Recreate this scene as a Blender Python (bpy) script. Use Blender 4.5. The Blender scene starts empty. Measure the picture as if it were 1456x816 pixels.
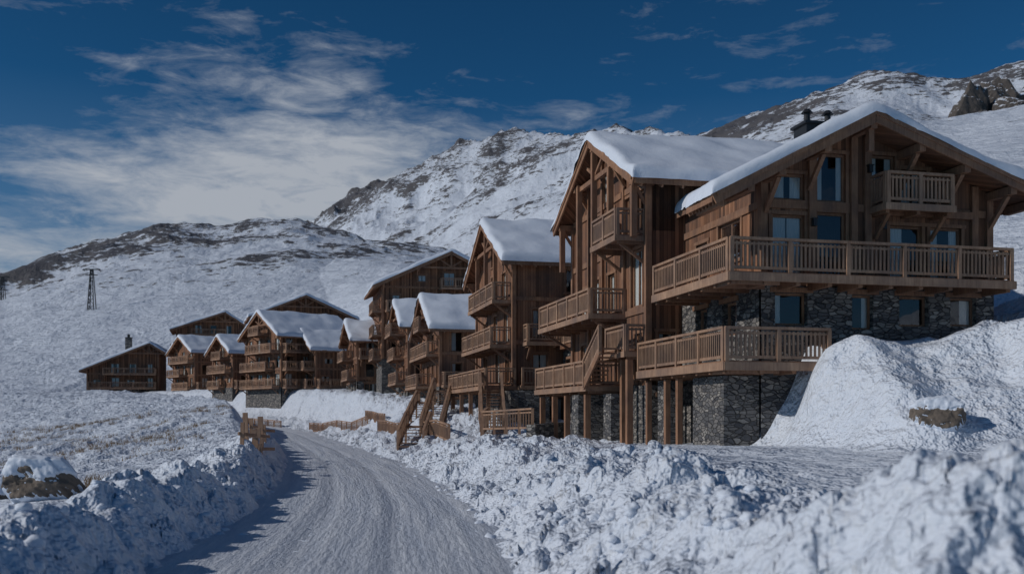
import bpy, math, random
import numpy as np
from mathutils import Vector
random.seed(7)
rng=np.random.default_rng(11)
scene=bpy.context.scene
scene.view_settings.view_transform='Standard'
scene.view_settings.look='None'
scene.view_settings.exposure=0
scene.view_settings.gamma=1

# ------------------------------------------------------------ noise
def h2(ix,iy,seed=0):
    ix=ix.astype(np.int64); iy=iy.astype(np.int64)
    n=(ix*374761393+iy*668265263+seed*1442695041)&0xFFFFFFFF
    n=((n^(n>>13))*1274126177)&0xFFFFFFFF
    n=(n^(n>>16))
    return (n&0xFFFFFF)/float(0xFFFFFF)
def vn(x,y,seed=0):
    x=np.asarray(x,float); y=np.asarray(y,float)
    ix=np.floor(x); iy=np.floor(y); fx=x-ix; fy=y-iy
    fx=fx*fx*fx*(fx*(fx*6-15)+10); fy=fy*fy*fy*(fy*(fy*6-15)+10)
    a=h2(ix,iy,seed); b=h2(ix+1,iy,seed); c=h2(ix,iy+1,seed); d=h2(ix+1,iy+1,seed)
    return (a+(b-a)*fx)*(1-fy)+(c+(d-c)*fx)*fy
def fbm(x,y,o=4,seed=0,g=.5):
    r=0;a=1;t=0
    for i in range(o):
        cs,sn=math.cos(i*.9),math.sin(i*.9); k=2.03**i
        r=r+a*vn((x*cs-y*sn)*k+i*17.3,(x*sn+y*cs)*k-i*9.1,seed+i); t+=a; a*=g
    return r/t*2-1
def ridged(x,y,o=5,seed=0):
    r=0;a=1;t=0
    for i in range(o):
        cs,sn=math.cos(i*1.1+.4),math.sin(i*1.1+.4); k=2.07**i
        n=1-np.abs(vn((x*cs-y*sn)*k+i*7.7,(x*sn+y*cs)*k+i*3.3,seed+i)*2-1)
        r=r+a*n*n; t+=a; a*=.5
    return r/t
def worley(x,y,seed=0):
    ix=np.floor(x); iy=np.floor(y); best=np.full(x.shape,9.0); bid=np.zeros(x.shape)
    for dx in(-1,0,1):
        for dy in(-1,0,1):
            cx=ix+dx; cy=iy+dy
            px=cx+h2(cx,cy,seed); py=cy+h2(cx,cy,seed+5)
            d=(px-x)**2+(py-y)**2; r=h2(cx,cy,seed+9)
            m=d<best; best=np.where(m,d,best); bid=np.where(m,r,bid)
    return np.sqrt(best),bid
def sst(t):
    t=np.clip(t,0,1); return t*t*(3-2*t)

# ------------------------------------------------------------ terrain
TH=math.radians(13); SN,CS=math.sin(TH),math.cos(TH)
def wuv(u,v): return (-SN*u+CS*v, CS*u+SN*v)
rY=[0,8,16,28,38,55,80,115,140,165,200,5000]
rX=[-1.9,-2.3,-2.9,-4.2,-5.9,-9.4,-15.8,-26,-40,-60,-92,-92]
zY=[0,85,115,140,165,200,5000]; zZ=[0,0,.4,1.6,3.4,5.4,5.4]
def cxf(Y): return np.interp(Y,rY,rX)
def zrf(Y): return np.interp(Y,zY,zZ)
BP=np.arange(-3200,5200,4.)
def smooth_tab(v,w):
    k=np.exp(-.5*(np.arange(-3*w,3*w+1)/w)**2); k/=k.sum(); n=len(k)//2
    return np.convolve(np.pad(v,n,'edge'),k,'valid')
ridgeA=[(-1500,430),(0,400),(300,360),(455,310),(480,287),(540,258),(600,235),(650,215),(700,203),(760,188),(840,182),(900,186),(1000,186),(1060,165),(1090,155),(1140,138),(1180,125),(1230,108),(1270,103),(1310,114),(1350,120),(1400,103),(1456,85),(1600,60),(2500,150)]
ridgeB=[(-1500,470),(-300,410),(0,392),(50,370),(140,340),(200,328),(270,318),(300,324),(345,313),(420,310),(470,322),(560,340),(630,358),(720,400),(850,460),(1000,520),(1600,560)]
def tab(r,w): 
    a=np.array(r,float); return smooth_tab((588-np.interp(BP,a[:,0],a[:,1]))/1415.,w)
TA=tab(ridgeA,4); TB=tab(ridgeB,5)
TYA=smooth_tab(np.interp(BP,[0,455,700,850,1000,1456],[2500,2200,1700,1350,1000,760]),30)
TYB=smooth_tab(np.interp(BP,[0,300,630,900],[820,900,760,600]),30)
TY0=smooth_tab(np.interp(BP,[450,700,1000,1200],[420,330,120,70]),30)
def mountains(X,Y):
    t=X/np.maximum(Y,1)
    px=728+1415*t
    EA=np.interp(px,BP,TA); EB=np.interp(px,BP,TB); YA=np.interp(px,BP,TYA); YB=np.interp(px,BP,TYB); Y0=np.interp(px,BP,TY0)
    sA=np.clip((Y-Y0)/(YA-Y0),0,None); sB=np.clip((Y-205)/(YB-205),0,None)
    cA=np.clip(sA,0,1); cB=np.clip(sB,0,1)
    fA=np.where(sA<1,cA**1.2,1-.7*sst((sA-1)/.7))
    fB=np.where(sB<1,cB**1.12,1-.8*sst((sB-1)/.7))
    wx=X+40*fbm(X/150,Y/150,3,61); wy=Y+40*fbm(X/150+9,Y/150,3,62)
    big=fbm(wx/420,wy/420,3,3)
    rn=ridged(wx/230,wy/230,5,3)-.45
    r2=ridged(wx/95,wy/80,5,13)-.45
    r3=fbm(X/22,Y/22,5,23)
    kA=1-.75*np.exp(-((sA-1)/.12)**2); kB=1-.7*np.exp(-((sB-1)/.15)**2)
    zA=(2.6+EA*YA)*fA+ YA*cA*(.036*big*kA+.028*rn*kA+.013*r2+.0042*r3)
    zB=(2.6+EB*YB)*fB+ cB*(22*big*kB+24*rn*kB+11*r2*cB**.5+4.2*r3)
    z=np.maximum(zA,zB); d=np.abs(zA-zB); z=z+6*np.exp(-d/12)*np.clip(np.maximum(sA,sB)*2,0,1)*.5
    isA=zA>zB
    s=np.where(isA,sA,sB)
    crest=np.exp(-((s-1.0)/.34)**2)
    n1=fbm(X/160,Y/160,4,57)
    rock=np.clip(.13+.34*crest+.5*n1+.5*r2+.35*rn+.35*r3,0,1)*sst((s-.2)/.35)
    return z,rock
def H(X,Y,lump=True,full=False):
    X=np.asarray(X,float); Y=np.asarray(Y,float)
    u=-SN*X+CS*Y; v=CS*X+SN*Y
    cx=cxf(Y); zr=zrf(Y); s=X-cx
    wR=np.clip(s-2.8,0,None); wL=np.clip(-s-2.8,0,None)
    HbR=np.interp(Y,[0,8,16,26,40,60,100,150],[1.8,1.75,1.45,1.5,1.15,.9,.8,.6])
    gR=np.interp(Y,[0,20,35,45,60,75,90,120,150,180,200],[1.35,1.55,1.7,1.2,1.9,2.9,3.5,4.6,4.4,2.4,1.2])
    HbR=HbR*(1+.25*fbm(X*.0+Y*.35,Y*0+3,3,71))
    t=sst((wR-3.0)/4.5)
    zR=HbR*sst(wR/3.1)*(1-t)+gR*t
    nf=fbm(X/3.2,Y/3.2,3,91); nf2=fbm(X/6,Y/6,3,92); nf3=ridged(X/4+.3*Y/4,Y/4,2,93)-.45
    M=3.4*sst((v-16.0+nf*.9+.035*(32-u))/2.3)*sst((u-22.3+nf*1.0+nf2*2.6+ .12*(v-17))/6.5)*(1-sst((u-34)/6))
    M=M*(1+.12*nf+.16*nf2+.22*nf3)
    M2=.09*np.clip(v-17.5,0,9)
    vs=np.interp(u,[0,20,34,55,70,120,200],[24,25.5,26,24,19,17,17])
    hs=.68*np.clip(v-vs,0,None); hs=15*np.tanh(hs/15)
    zR=zR+M+M2*sst((u-15)/8)+hs
    HbL=np.interp(Y,[0,16,30,45,70,120,160],[1.15,1.1,1.1,1.25,1.0,.7,.3])
    HbL=HbL*(1+.3*fbm(Y*.4,Y*0+8,3,73))
    eL=np.interp(Y,[0,38,60,80,100,130,165,200,260],[.35,.5,1.2,2.3,3.3,4.0,3.2,1.4,.5])
    kL=np.interp(Y,[0,30,60,100,150,175,260],[.05,.09,.13,.15,.08,.04,.02])
    tl=sst((wL-1.6)/2.5)
    zL=HbL*sst(wL/1.5)*(1-tl)+(eL*sst(wL/3)-kL*np.clip(wL-3,0,48))*tl
    z=zr-.05+np.where(s>0,zR,zL)
    fade=1-sst((Y-230)/400)
    z=z*fade
    off=sst((np.maximum(wR,wL)-.1)/1.5)
    z=z+off*fade*(.28*fbm(X/7,Y/7,3,41)+.04*fbm(X/1.5,Y/1.5,3,42))
    z=z+off*(s<0)*sst((Y-34)/20)*fade*(.75*(ridged(X/6-Y/14,Y/16,4,45)-.45)+.14*fbm(X/.9,Y/.9,3,46))
    if lump:
        near=(Y<135)
        mR=sst(wR/.6)*(1-sst((wR-3.4-.03*Y+.8*fbm(X/1.5,Y/1.5,2,77))/2.2))*(s>0)
        mL=sst(wL/.4)*(1-sst((wL-2.2)/1.6))*(s<0)
        mM=.9*(s>0)*sst((wR-3)/2)*(1-sst((wR-11)/4))*sst((Y-38)/8)*(1-sst((Y-110)/20))
        mo=.04*np.clip(M/3.3,0,1)*(1-np.clip(M/3.3,0,1))*4*(s>0)
        msk=np.clip(mR+mL*.9+mM+mo,0,1)*near
        add=np.zeros(X.shape)
        i=msk>.01
        if i.any():
            x=X[i]; y=Y[i]
            wx=x+.30*fbm(x*1.4,y*1.4,4,5,.45); wy=y+.30*fbm(x*1.4+9,y*1.4,4,6,.45)
            a=np.zeros(x.shape)
            for sc,am,sd in((1.0,.26,1),(.48,.15,2),(.22,.05,3),(.10,.014,4)):
                d,b=worley(wx/sc,wy/sc,sd*20)
                a+=am*(b**1.4)*1.4*np.clip(1-(d/.85)**2,0,1)
            a+=.42*fbm(x*.8,y*.8,5,8,.45)
            add[i]=(a-.16)*msk[i]
        z=z+add
    m,rock=mountains(X,Y)
    z=z+m
    if full: return z,rock
    return z
def h1(x,y,lump=False): return float(H(np.array([x]),np.array([y]),lump)[0])

# ------------------------------------------------------------ materials
def newmat(name):
    m=bpy.data.materials.new(name); m.use_nodes=True
    nt=m.node_tree; b=nt.nodes['Principled BSDF']
    return m,nt,b
def N(nt,t,**k):
    n=nt.nodes.new(t)
    for a,b in k.items(): setattr(n,a,b)
    return n
def math_(nt,op,a,b=None,clamp=False):
    n=N(nt,'ShaderNodeMath',operation=op,use_clamp=clamp)
    for i,x in enumerate((a,b)):
        if x is None: continue
        if isinstance(x,(int,float)): n.inputs[i].default_value=x
        else: nt.links.new(x,n.inputs[i])
    return n.outputs[0]
def noise(nt,vec,scale,detail=4,rough=.5,sc3=None,dist=0,rot=None):
    if sc3:
        mp=N(nt,'ShaderNodeMapping'); mp.inputs['Scale'].default_value=sc3
        if rot: mp.inputs['Rotation'].default_value=rot
        nt.links.new(vec,mp.inputs[0]); vec=mp.outputs[0]
    n=N(nt,'ShaderNodeTexNoise'); n.inputs['Scale'].default_value=scale
    n.inputs['Detail'].default_value=detail; n.inputs['Roughness'].default_value=rough
    n.inputs['Distortion'].default_value=dist
    nt.links.new(vec,n.inputs['Vector']); return n.outputs['Fac']
def ramp(nt,fac,stops):
    r=N(nt,'ShaderNodeValToRGB'); e=r.color_ramp.elements
    while len(e)<len(stops): e.new(.5)
    for i,(p,c) in enumerate(stops):
        e[i].position=p; e[i].color=(c,c,c,1) if isinstance(c,(int,float)) else (*c,1)
    nt.links.new(fac,r.inputs[0]); return r.outputs[0]
def mix(nt,f,a,b,bt='MIX'):
    n=N(nt,'ShaderNodeMix',data_type='RGBA',blend_type=bt)
    for s,x in ((0,f),(6,a),(7,b)):
        if isinstance(x,(int,float)): n.inputs[s].default_value=x
        elif isinstance(x,tuple): n.inputs[s].default_value=(*x,1)
        else: nt.links.new(x,n.inputs[s])
    return n.outputs[2]
def bump(nt,b,h,strength,dist,prev=None):
    n=N(nt,'ShaderNodeBump'); n.inputs['Strength'].default_value=strength; n.inputs['Distance'].default_value=dist
    nt.links.new(h,n.inputs['Height'])
    if prev: nt.links.new(prev,n.inputs['Normal'])
    nt.links.new(n.outputs[0],b.inputs['Normal']); return n.outputs[0]
def wood(name,c1,c2,bw=None):
    m,nt,b=newmat(name)
    o=N(nt,'ShaderNodeTexCoord').outputs['Object']
    sp=N(nt,'ShaderNodeSeparateXYZ'); nt.links.new(o,sp.inputs[0])
    grain=noise(nt,o,3,5,.65,(5,5,.35))
    big=noise(nt,o,.55,4,.6)
    if bw:
        q=math_(nt,'DIVIDE',math_(nt,'ADD',sp.outputs[0],sp.outputs[1]),bw)
        wn=N(nt,'ShaderNodeTexWhiteNoise',noise_dimensions='1D'); nt.links.new(math_(nt,'FLOOR',q),wn.inputs['W'])
        f=math_(nt,'ADD',math_(nt,'MULTIPLY',wn.outputs[0],.66),math_(nt,'MULTIPLY',grain,.5))
        col=ramp(nt,f,[(.15,c1),(1.,c2)])
        fr=math_(nt,'FRACT',q)
        gap=math_(nt,'LESS_THAN',fr,.09)
        col=mix(nt,math_(nt,'MULTIPLY',gap,.75),col,(.015,.008,.004))
        hgt=math_(nt,'SUBTRACT',math_(nt,'ADD',math_(nt,'MULTIPLY',grain,.3),math_(nt,'MULTIPLY',wn.outputs[0],.4)),gap)
        bump(nt,b,hgt,.6,.02)
    else:
        gf=math_(nt,'ADD',math_(nt,'MULTIPLY',grain,.6),math_(nt,'MULTIPLY',noise(nt,o,1.7,3,.6),.4))
        col=ramp(nt,gf,[(.3,c1),(.7,c2)])
        bump(nt,b,grain,.4,.01)
    w=ramp(nt,big,[(.42,0.0),(.70,.72)])
    col=mix(nt,w,col,(c1[0]*.6+.045,c1[1]*.7+.042,c1[2]*.9+.04))
    nt.links.new(col,b.inputs['Base Color']); b.inputs['Roughness'].default_value=.75
    b.inputs['Specular IOR Level'].default_value=.25
    return m
M_board=wood('timber_boards',(.072,.032,.018),(.46,.225,.125),.17)
M_beam=wood('timber_beam',(.155,.073,.042),(.46,.255,.15))
M_rail=wood('timber_railing',(.20,.11,.07),(.54,.345,.225))
M_soffit=wood('timber_soffit',(.10,.045,.025),(.34,.165,.09),.14)
def stone():
    m,nt,b=newmat('dry_stone')
    o=N(nt,'ShaderNodeTexCoord').outputs['Object']
    wv=N(nt,'ShaderNodeVectorMath',operation='ADD')
    nz=N(nt,'ShaderNodeTexNoise'); nz.inputs['Scale'].default_value=2; nt.links.new(o,nz.inputs['Vector'])
    sc=N(nt,'ShaderNodeVectorMath',operation='SCALE'); sc.inputs['Scale'].default_value=.12; nt.links.new(nz.outputs['Color'],sc.inputs[0])
    nt.links.new(o,wv.inputs[0]); nt.links.new(sc.outputs[0],wv.inputs[1])
    mp=N(nt,'ShaderNodeMapping'); mp.inputs['Scale'].default_value=(3.2,3.2,7.5); nt.links.new(wv.outputs[0],mp.inputs[0])
    v=N(nt,'ShaderNodeTexVoronoi'); v.inputs['Scale'].default_value=1; nt.links.new(mp.outputs[0],v.inputs['Vector'])
    e=N(nt,'ShaderNodeTexVoronoi',feature='DISTANCE_TO_EDGE'); e.inputs['Scale'].default_value=1; nt.links.new(mp.outputs[0],e.inputs['Vector'])
    sp=N(nt,'ShaderNodeSeparateColor'); nt.links.new(v.outputs['Color'],sp.inputs[0])
    fine=noise(nt,o,14,5,.6)
    f=math_(nt,'ADD',math_(nt,'MULTIPLY',sp.outputs[0],.7),math_(nt,'MULTIPLY',fine,.35))
    col=ramp(nt,f,[(.1,(.05,.05,.056)),(.4,(.13,.127,.128)),(.7,(.24,.22,.20)),(.95,(.44,.41,.37))])
    ed=ramp(nt,e.outputs['Distance'],[(0,0.),(.08,1.)])
    col=mix(nt,ed,(.045,.044,.044),col)
    nt.links.new(col,b.inputs['Base Color']); b.inputs['Roughness'].default_value=.85
    hh=math_(nt,'ADD',ed,math_(nt,'MULTIPLY',math_(nt,'ADD',sp.outputs[1],fine),.7))
    bump(nt,b,hh,1,.07)
    return m
M_stone=stone()
def snowmat(name,k=1.0,terrain=False,road=False):
    m,nt,b=newmat(name)
    tc=N(nt,'ShaderNodeTexCoord'); o=tc.outputs['Object']
    n1=noise(nt,o,2.2,5,.6); n2=noise(nt,o,16,4,.6)
    col=mix(nt,n1,(.66,.73,.84),(.79,.83,.89))
    h=math_(nt,'ADD',math_(nt,'MULTIPLY',n1,1.0),math_(nt,'MULTIPLY',n2,.3))
    b.inputs['Roughness'].default_value=.55; b.inputs['Specular IOR Level'].default_value=.3
    if road:
        uv=tc.outputs['UV']
        tr=noise(nt,uv,1,5,.6,(9,.35,1))
        cord=noise(nt,uv,1,4,.6,(26,5,1))
        gr=noise(nt,o,9,6,.7)
        su=N(nt,'ShaderNodeSeparateXYZ'); nt.links.new(uv,su.inputs[0])
        wob=math_(nt,'MULTIPLY',noise(nt,uv,.5,2),.12)
        ab=math_(nt,'ABSOLUTE',math_(nt,'ADD',su.outputs[0],math_(nt,'SUBTRACT',wob,.06)))
        trk=math_(nt,'SUBTRACT',1,math_(nt,'MULTIPLY',math_(nt,'ABSOLUTE',math_(nt,'SUBTRACT',ab,.30)),9),True)
        col=mix(nt,ramp(nt,tr,[(.35,0.),(.65,1.)]),(.54,.59,.68),(.75,.78,.83))
        col=mix(nt,math_(nt,'MULTIPLY',trk,.35),col,(.50,.54,.62))
        col=mix(nt,ramp(nt,gr,[(.42,0.),(.75,.35)]),col,(.42,.43,.46))
        lug=N(nt,'ShaderNodeTexWave'); lug.inputs['Scale'].default_value=7; lug.bands_direction='Y'; lug.inputs['Distortion'].default_value=1.5; nt.links.new(uv,lug.inputs['Vector'])
        h=math_(nt,'ADD',math_(nt,'MULTIPLY',tr,1.5),math_(nt,'ADD',math_(nt,'MULTIPLY',cord,1.0),math_(nt,'MULTIPLY',gr,.9)))
        h=math_(nt,'ADD',h,math_(nt,'MULTIPLY',trk,math_(nt,'SUBTRACT',math_(nt,'MULTIPLY',lug.outputs['Fac'],.5),.6)))
        bump(nt,b,h,.9,.07)
    elif terrain:
        at=N(nt,'ShaderNodeAttribute',attribute_name='rock')
        r1=noise(nt,o,.03,8,.65,(1,1,2.2)); r2=noise(nt,o,.14,7,.7,(1,1,2.5))
        f=math_(nt,'ADD',at.outputs['Fac'],math_(nt,'ADD',math_(nt,'MULTIPLY',math_(nt,'SUBTRACT',r1,.5),1.6),math_(nt,'MULTIPLY',math_(nt,'SUBTRACT',r2,.5),2.1)))
        f=math_(nt,'MULTIPLY',f,math_(nt,'GREATER_THAN',at.outputs['Fac'],.004))
        rf=ramp(nt,f,[(.41,0.),(.49,1.)])
        rc=mix(nt,r2,(.02,.021,.028),(.14,.12,.11))
        n0=noise(nt,o,.12,7,.65)
        col=mix(nt,math_(nt,'MULTIPLY',rf,.94),col,rc)
        p=bump(nt,b,n0,.9,3.2)
        p=bump(nt,b,rf,.6,1.5,p)
        bump(nt,b,h,.45*k,.09,p)
    else:
        bump(nt,b,h,.45*k,.06)
    nt.links.new(col,b.inputs['Base Color'])
    return m
M_snow=snowmat('snow'); M_terr=snowmat('snow_terrain',1,True); M_road=snowmat('packed_snow',1,road=True)
def plain(name,c,r=.6,sc=6,var=.3,metal=0,bd=.03,snowy=False):
    m,nt,b=newmat(name)
    o=N(nt,'ShaderNodeTexCoord').outputs['Object']
    n=noise(nt,o,sc,6,.65)
    col=mix(nt,n,tuple(x*(1-var) for x in c),tuple(min(1,x*(1+var)) for x in c))
    if snowy:
        g=N(nt,'ShaderNodeNewGeometry'); sp=N(nt,'ShaderNodeSeparateXYZ'); nt.links.new(g.outputs['Normal'],sp.inputs[0])
        q=math_(nt,'ADD',sp.outputs[2],math_(nt,'MULTIPLY',math_(nt,'SUBTRACT',n,.5),1.2))
        col=mix(nt,ramp(nt,q,[(.62,0.),(.74,1.)]),col,(.76,.79,.85))
    nt.links.new(col,b.inputs['Base Color']); b.inputs['Roughness'].default_value=r; b.inputs['Metallic'].default_value=metal
    bump(nt,b,n,.6,bd)
    return m
M_metal=plain('dark_metal',(.04,.042,.046),.5,8,.3,.6)
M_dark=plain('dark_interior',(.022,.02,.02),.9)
M_curt=plain('curtain',(.78,.76,.72),.9,20,.1)
M_rock=plain('rock',(.15,.12,.095),.85,3,.8,0,.12)
M_crag=plain('snowy_rock',(.10,.085,.075),.9,.35,.8,0,1.6,True)
M_grass=plain('dry_grass',(.20,.13,.07),.9)
def glass():
    m,nt,b=newmat('window_glass')
    nt.nodes.remove(b); out=nt.nodes['Material Output']
    g=N(nt,'ShaderNodeBsdfGlossy'); g.inputs['Roughness'].default_value=.03; g.inputs['Color'].default_value=(.8,.84,.88,1)
    o=N(nt,'ShaderNodeTexCoord').outputs['Object']
    n=noise(nt,o,1.3,2); bp=N(nt,'ShaderNodeBump'); bp.inputs['Strength'].default_value=.12; bp.inputs['Distance'].default_value=.03
    nt.links.new(n,bp.inputs['Height']); nt.links.new(bp.outputs[0],g.inputs['Normal'])
    t=N(nt,'ShaderNodeBsdfTransparent'); t.inputs['Color'].default_value=(.86,.89,.91,1)
    f=N(nt,'ShaderNodeFresnel'); f.inputs['IOR'].default_value=1.5
    ff=math_(nt,'ADD',math_(nt,'MULTIPLY',f.outputs[0],1.1),.04,True)
    ms=N(nt,'ShaderNodeMixShader'); nt.links.new(ff,ms.inputs[0]); nt.links.new(t.outputs[0],ms.inputs[1]); nt.links.new(g.outputs[0],ms.inputs[2])
    nt.links.new(ms.outputs[0],out.inputs['Surface'])
    return m
M_glass=glass()

# ------------------------------------------------------------ mesh builder
class MB:
    def __init__(s): s.V=[]; s.F=[]
    def poly(s,pts):
        n=len(s.V); s.V+= [tuple(p) for p in pts]; s.F.append(tuple(range(n,n+len(pts))))
    def box(s,x0,x1,y0,y1,z0,z1):
        if x0>x1:x0,x1=x1,x0
        if y0>y1:y0,y1=y1,y0
        n=len(s.V)
        s.V+=[(x0,y0,z0),(x1,y0,z0),(x1,y1,z0),(x0,y1,z0),(x0,y0,z1),(x1,y0,z1),(x1,y1,z1),(x0,y1,z1)]
        s.F+=[(n,n+3,n+2,n+1),(n+4,n+5,n+6,n+7),(n,n+1,n+5,n+4),(n+1,n+2,n+6,n+5),(n+2,n+3,n+7,n+6),(n+3,n,n+4,n+7)]
    def beam(s,p0,p1,w,h):
        p0=Vector(p0);p1=Vector(p1);d=(p1-p0).normalized()
        up=Vector((0,0,1)) if abs(d.z)<.95 else Vector((0,1,0))
        sd=d.cross(up).normalized()*w/2; up=sd.cross(d).normalized()*h/2
        n=len(s.V)
        for p in(p0,p1):
            for a,b in((-1,-1),(1,-1),(1,1),(-1,1)): s.V.append(tuple(p+sd*a+up*b))
        s.F+=[(n,n+1,n+2,n+3),(n+4,n+7,n+6,n+5),(n,n+4,n+5,n+1),(n+1,n+5,n+6,n+2),(n+2,n+6,n+7,n+3),(n+3,n+7,n+4,n)]
    def cyl(s,p,r,h,k=10,r2=None):
        r2=r if r2 is None else r2; n=len(s.V)
        for i in range(k):
            a=2*math.pi*i/k; s.V.append((p[0]+r*math.cos(a),p[1]+r*math.sin(a),p[2])); s.V.append((p[0]+r2*math.cos(a),p[1]+r2*math.sin(a),p[2]+h))
        for i in range(k):
            j=(i+1)%k; s.F.append((n+2*i,n+2*j,n+2*j+1,n+2*i+1))
        s.F.append(tuple(n+2*i+1 for i in range(k))); s.F.append(tuple(n+2*i for i in reversed(range(k))))
    def obj(s,name,mat,parent=None,smooth=False,bevel=0):
        if not s.V: return None
        me=bpy.data.meshes.new(name); me.from_pydata(s.V,[],s.F); me.materials.append(mat)
        if smooth: me.polygons.foreach_set('use_smooth',[True]*len(me.polygons))
        o=bpy.data.objects.new(name,me); scene.collection.objects.link(o)
        if parent: o.parent=parent
        return o
def npmesh(name,V,F,mat,smooth=True,parent=None,attr=None):
    me=bpy.data.meshes.new(name)
    me.vertices.add(len(V)); me.vertices.foreach_set('co',V.astype(np.float32).ravel())
    k=F.shape[1]; me.loops.add(F.size); me.loops.foreach_set('vertex_index',F.astype(np.int32).ravel())
    me.polygons.add(len(F)); me.polygons.foreach_set('loop_start',np.arange(0,F.size,k,dtype=np.int32))
    me.update(calc_edges=True); me.validate()
    if smooth: me.polygons.foreach_set('use_smooth',np.ones(len(me.polygons),bool))
    if attr is not None:
        a=me.attributes.new('rock','FLOAT','POINT'); a.data.foreach_set('value',attr.astype(np.float32).ravel())
    me.materials.append(mat)
    o=bpy.data.objects.new(name,me); scene.collection.objects.link(o)
    if parent: o.parent=parent
    return o
def gridfaces(nr,nc):
    i=np.arange(nr-1)[:,None]*nc+np.arange(nc-1)[None,:]
    return np.stack([i,i+1,i+1+nc,i+nc],-1).reshape(-1,4)

# ------------------------------------------------------------ terrain mesh
tt=np.concatenate([np.linspace(-1.6,-.60,90,endpoint=False),np.linspace(-.60,.60,1000,endpoint=False),np.linspace(.60,1.6,90)])
yy=np.concatenate([np.exp(np.linspace(math.log(3.0),math.log(5.5),60,endpoint=False)),np.exp(np.linspace(math.log(5.5),math.log(60),430,endpoint=False)),np.exp(np.linspace(math.log(60),math.log(4600),620))])
YY,TT=np.meshgrid(yy,tt,indexing='ij'); XX=YY*TT
ZZ,RK=H(XX,YY,True,True)
npmesh('snowy_mountain_terrain',np.stack([XX,YY,ZZ],-1).reshape(-1,3),gridfaces(*XX.shape),M_terr,True,None,RK.ravel())

# road
ry=np.concatenate([np.arange(1,60,.2),np.arange(60,175,.8)]); rc=np.linspace(-3.3,3.3,45)
RY,RC=np.meshgrid(ry,rc,indexing='ij')
ker=np.ones(15)/15
cxs=np.convolve(np.pad(cxf(ry),7,'edge'),ker,'valid')
RX=cxs[:,None]+RC
RZ=zrf(RY)+.0-.035*np.exp(-((np.abs(RC)-.95)/.28)**2)+.03*fbm(RC*1.6,RY*.3,3,77)+.025*fbm(RC*5,RY*4,3,78)
ro=npmesh('snowy_road',np.stack([RX,RY,RZ],-1).reshape(-1,3),gridfaces(*RX.shape),M_road)
uvl=ro.data.uv_layers.new(name='UVMap')
vi=np.zeros(len(ro.data.loops),np.int32); ro.data.loops.foreach_get('vertex_index',vi)
uvs=np.stack([RC.ravel()/3,RY.ravel()/3],-1)[vi]; uvl.data.foreach_set('uv',uvs.astype(np.float32).ravel())

# snow clumps
def ico(sub):
    import bmesh
    bm=bmesh.new(); bmesh.ops.create_icosphere(bm,subdivisions=sub,radius=1)
    V=np.array([v.co[:] for v in bm.verts]); F=np.array([[v.index for v in f.verts] for f in bm.faces]); bm.free(); return V,F
iV,iF=ico(3)
Vs=[];Fs=[];cnt=0
nl=1000
Yc=np.exp(rng.uniform(math.log(11),math.log(80),nl)); side=rng.random(nl)<.65
wc=np.where(side,rng.uniform(.0,1,nl)**1.3*4.2,rng.uniform(-.5,2.3,nl))
Xc=cxf(Yc)+np.where(side,2.65+wc,-2.75-wc)
Zc=H(Xc,Yc,True)
for k in range(nl):
    r=.025+.10*rng.random()**3
    sd=rng.integers(0,999)
    n=fbm(iV[:,0]*1.5+sd+iV[:,2]*.7,iV[:,1]*1.5+iV[:,2]*1.7,4,int(sd),.6)
    v=iV*(1+.55*n)[:,None]*r*np.array([rng.uniform(.8,1.5),rng.uniform(.8,1.3),rng.uniform(.6,.9)])
    a=rng.uniform(0,6.28); ca,sa=math.cos(a),math.sin(a)
    v=np.stack([v[:,0]*ca-v[:,1]*sa,v[:,0]*sa+v[:,1]*ca,v[:,2]],-1)
    Vs.append(v+np.array([Xc[k],Yc[k],Zc[k]+r*.1])); Fs.append(iF+cnt); cnt+=len(iV)
npmesh('snow_clumps',np.concatenate(Vs),np.concatenate(Fs),M_snow)

# ------------------------------------------------------------ chalet kit
def railing(mb,p0,p1,z,h=1.05,sp=.17,post=1.9,bw=.07):
    p0=Vector((p0[0],p0[1],0));p1=Vector((p1[0],p1[1],0)); L=(p1-p0).length
    if L<.2: return
    z0=z if not isinstance(z,tuple) else z[0]; z1=z if not isinstance(z,tuple) else z[1]
    def P(t,dz): q=p0.lerp(p1,t); return (q.x,q.y,z0+(z1-z0)*t+dz)
    mb.beam(P(0,h),P(1,h),.15,.09); mb.beam(P(0,.13),P(1,.13),.07,.1); mb.beam(P(0,h-.17),P(1,h-.17),.05,.07)
    n=max(1,round(L/post))
    for i in range(n+1):
        t=min(max(i/n,.05/L),1-.05/L); mb.beam(P(t,-.18),P(t,h+.02),.14,.14)
    m=max(1,int(L/sp))
    for i in range(m):
        t=(i+.5)/m; mb.beam(P(t,.1),P(t,h-.1),bw,.045)
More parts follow.
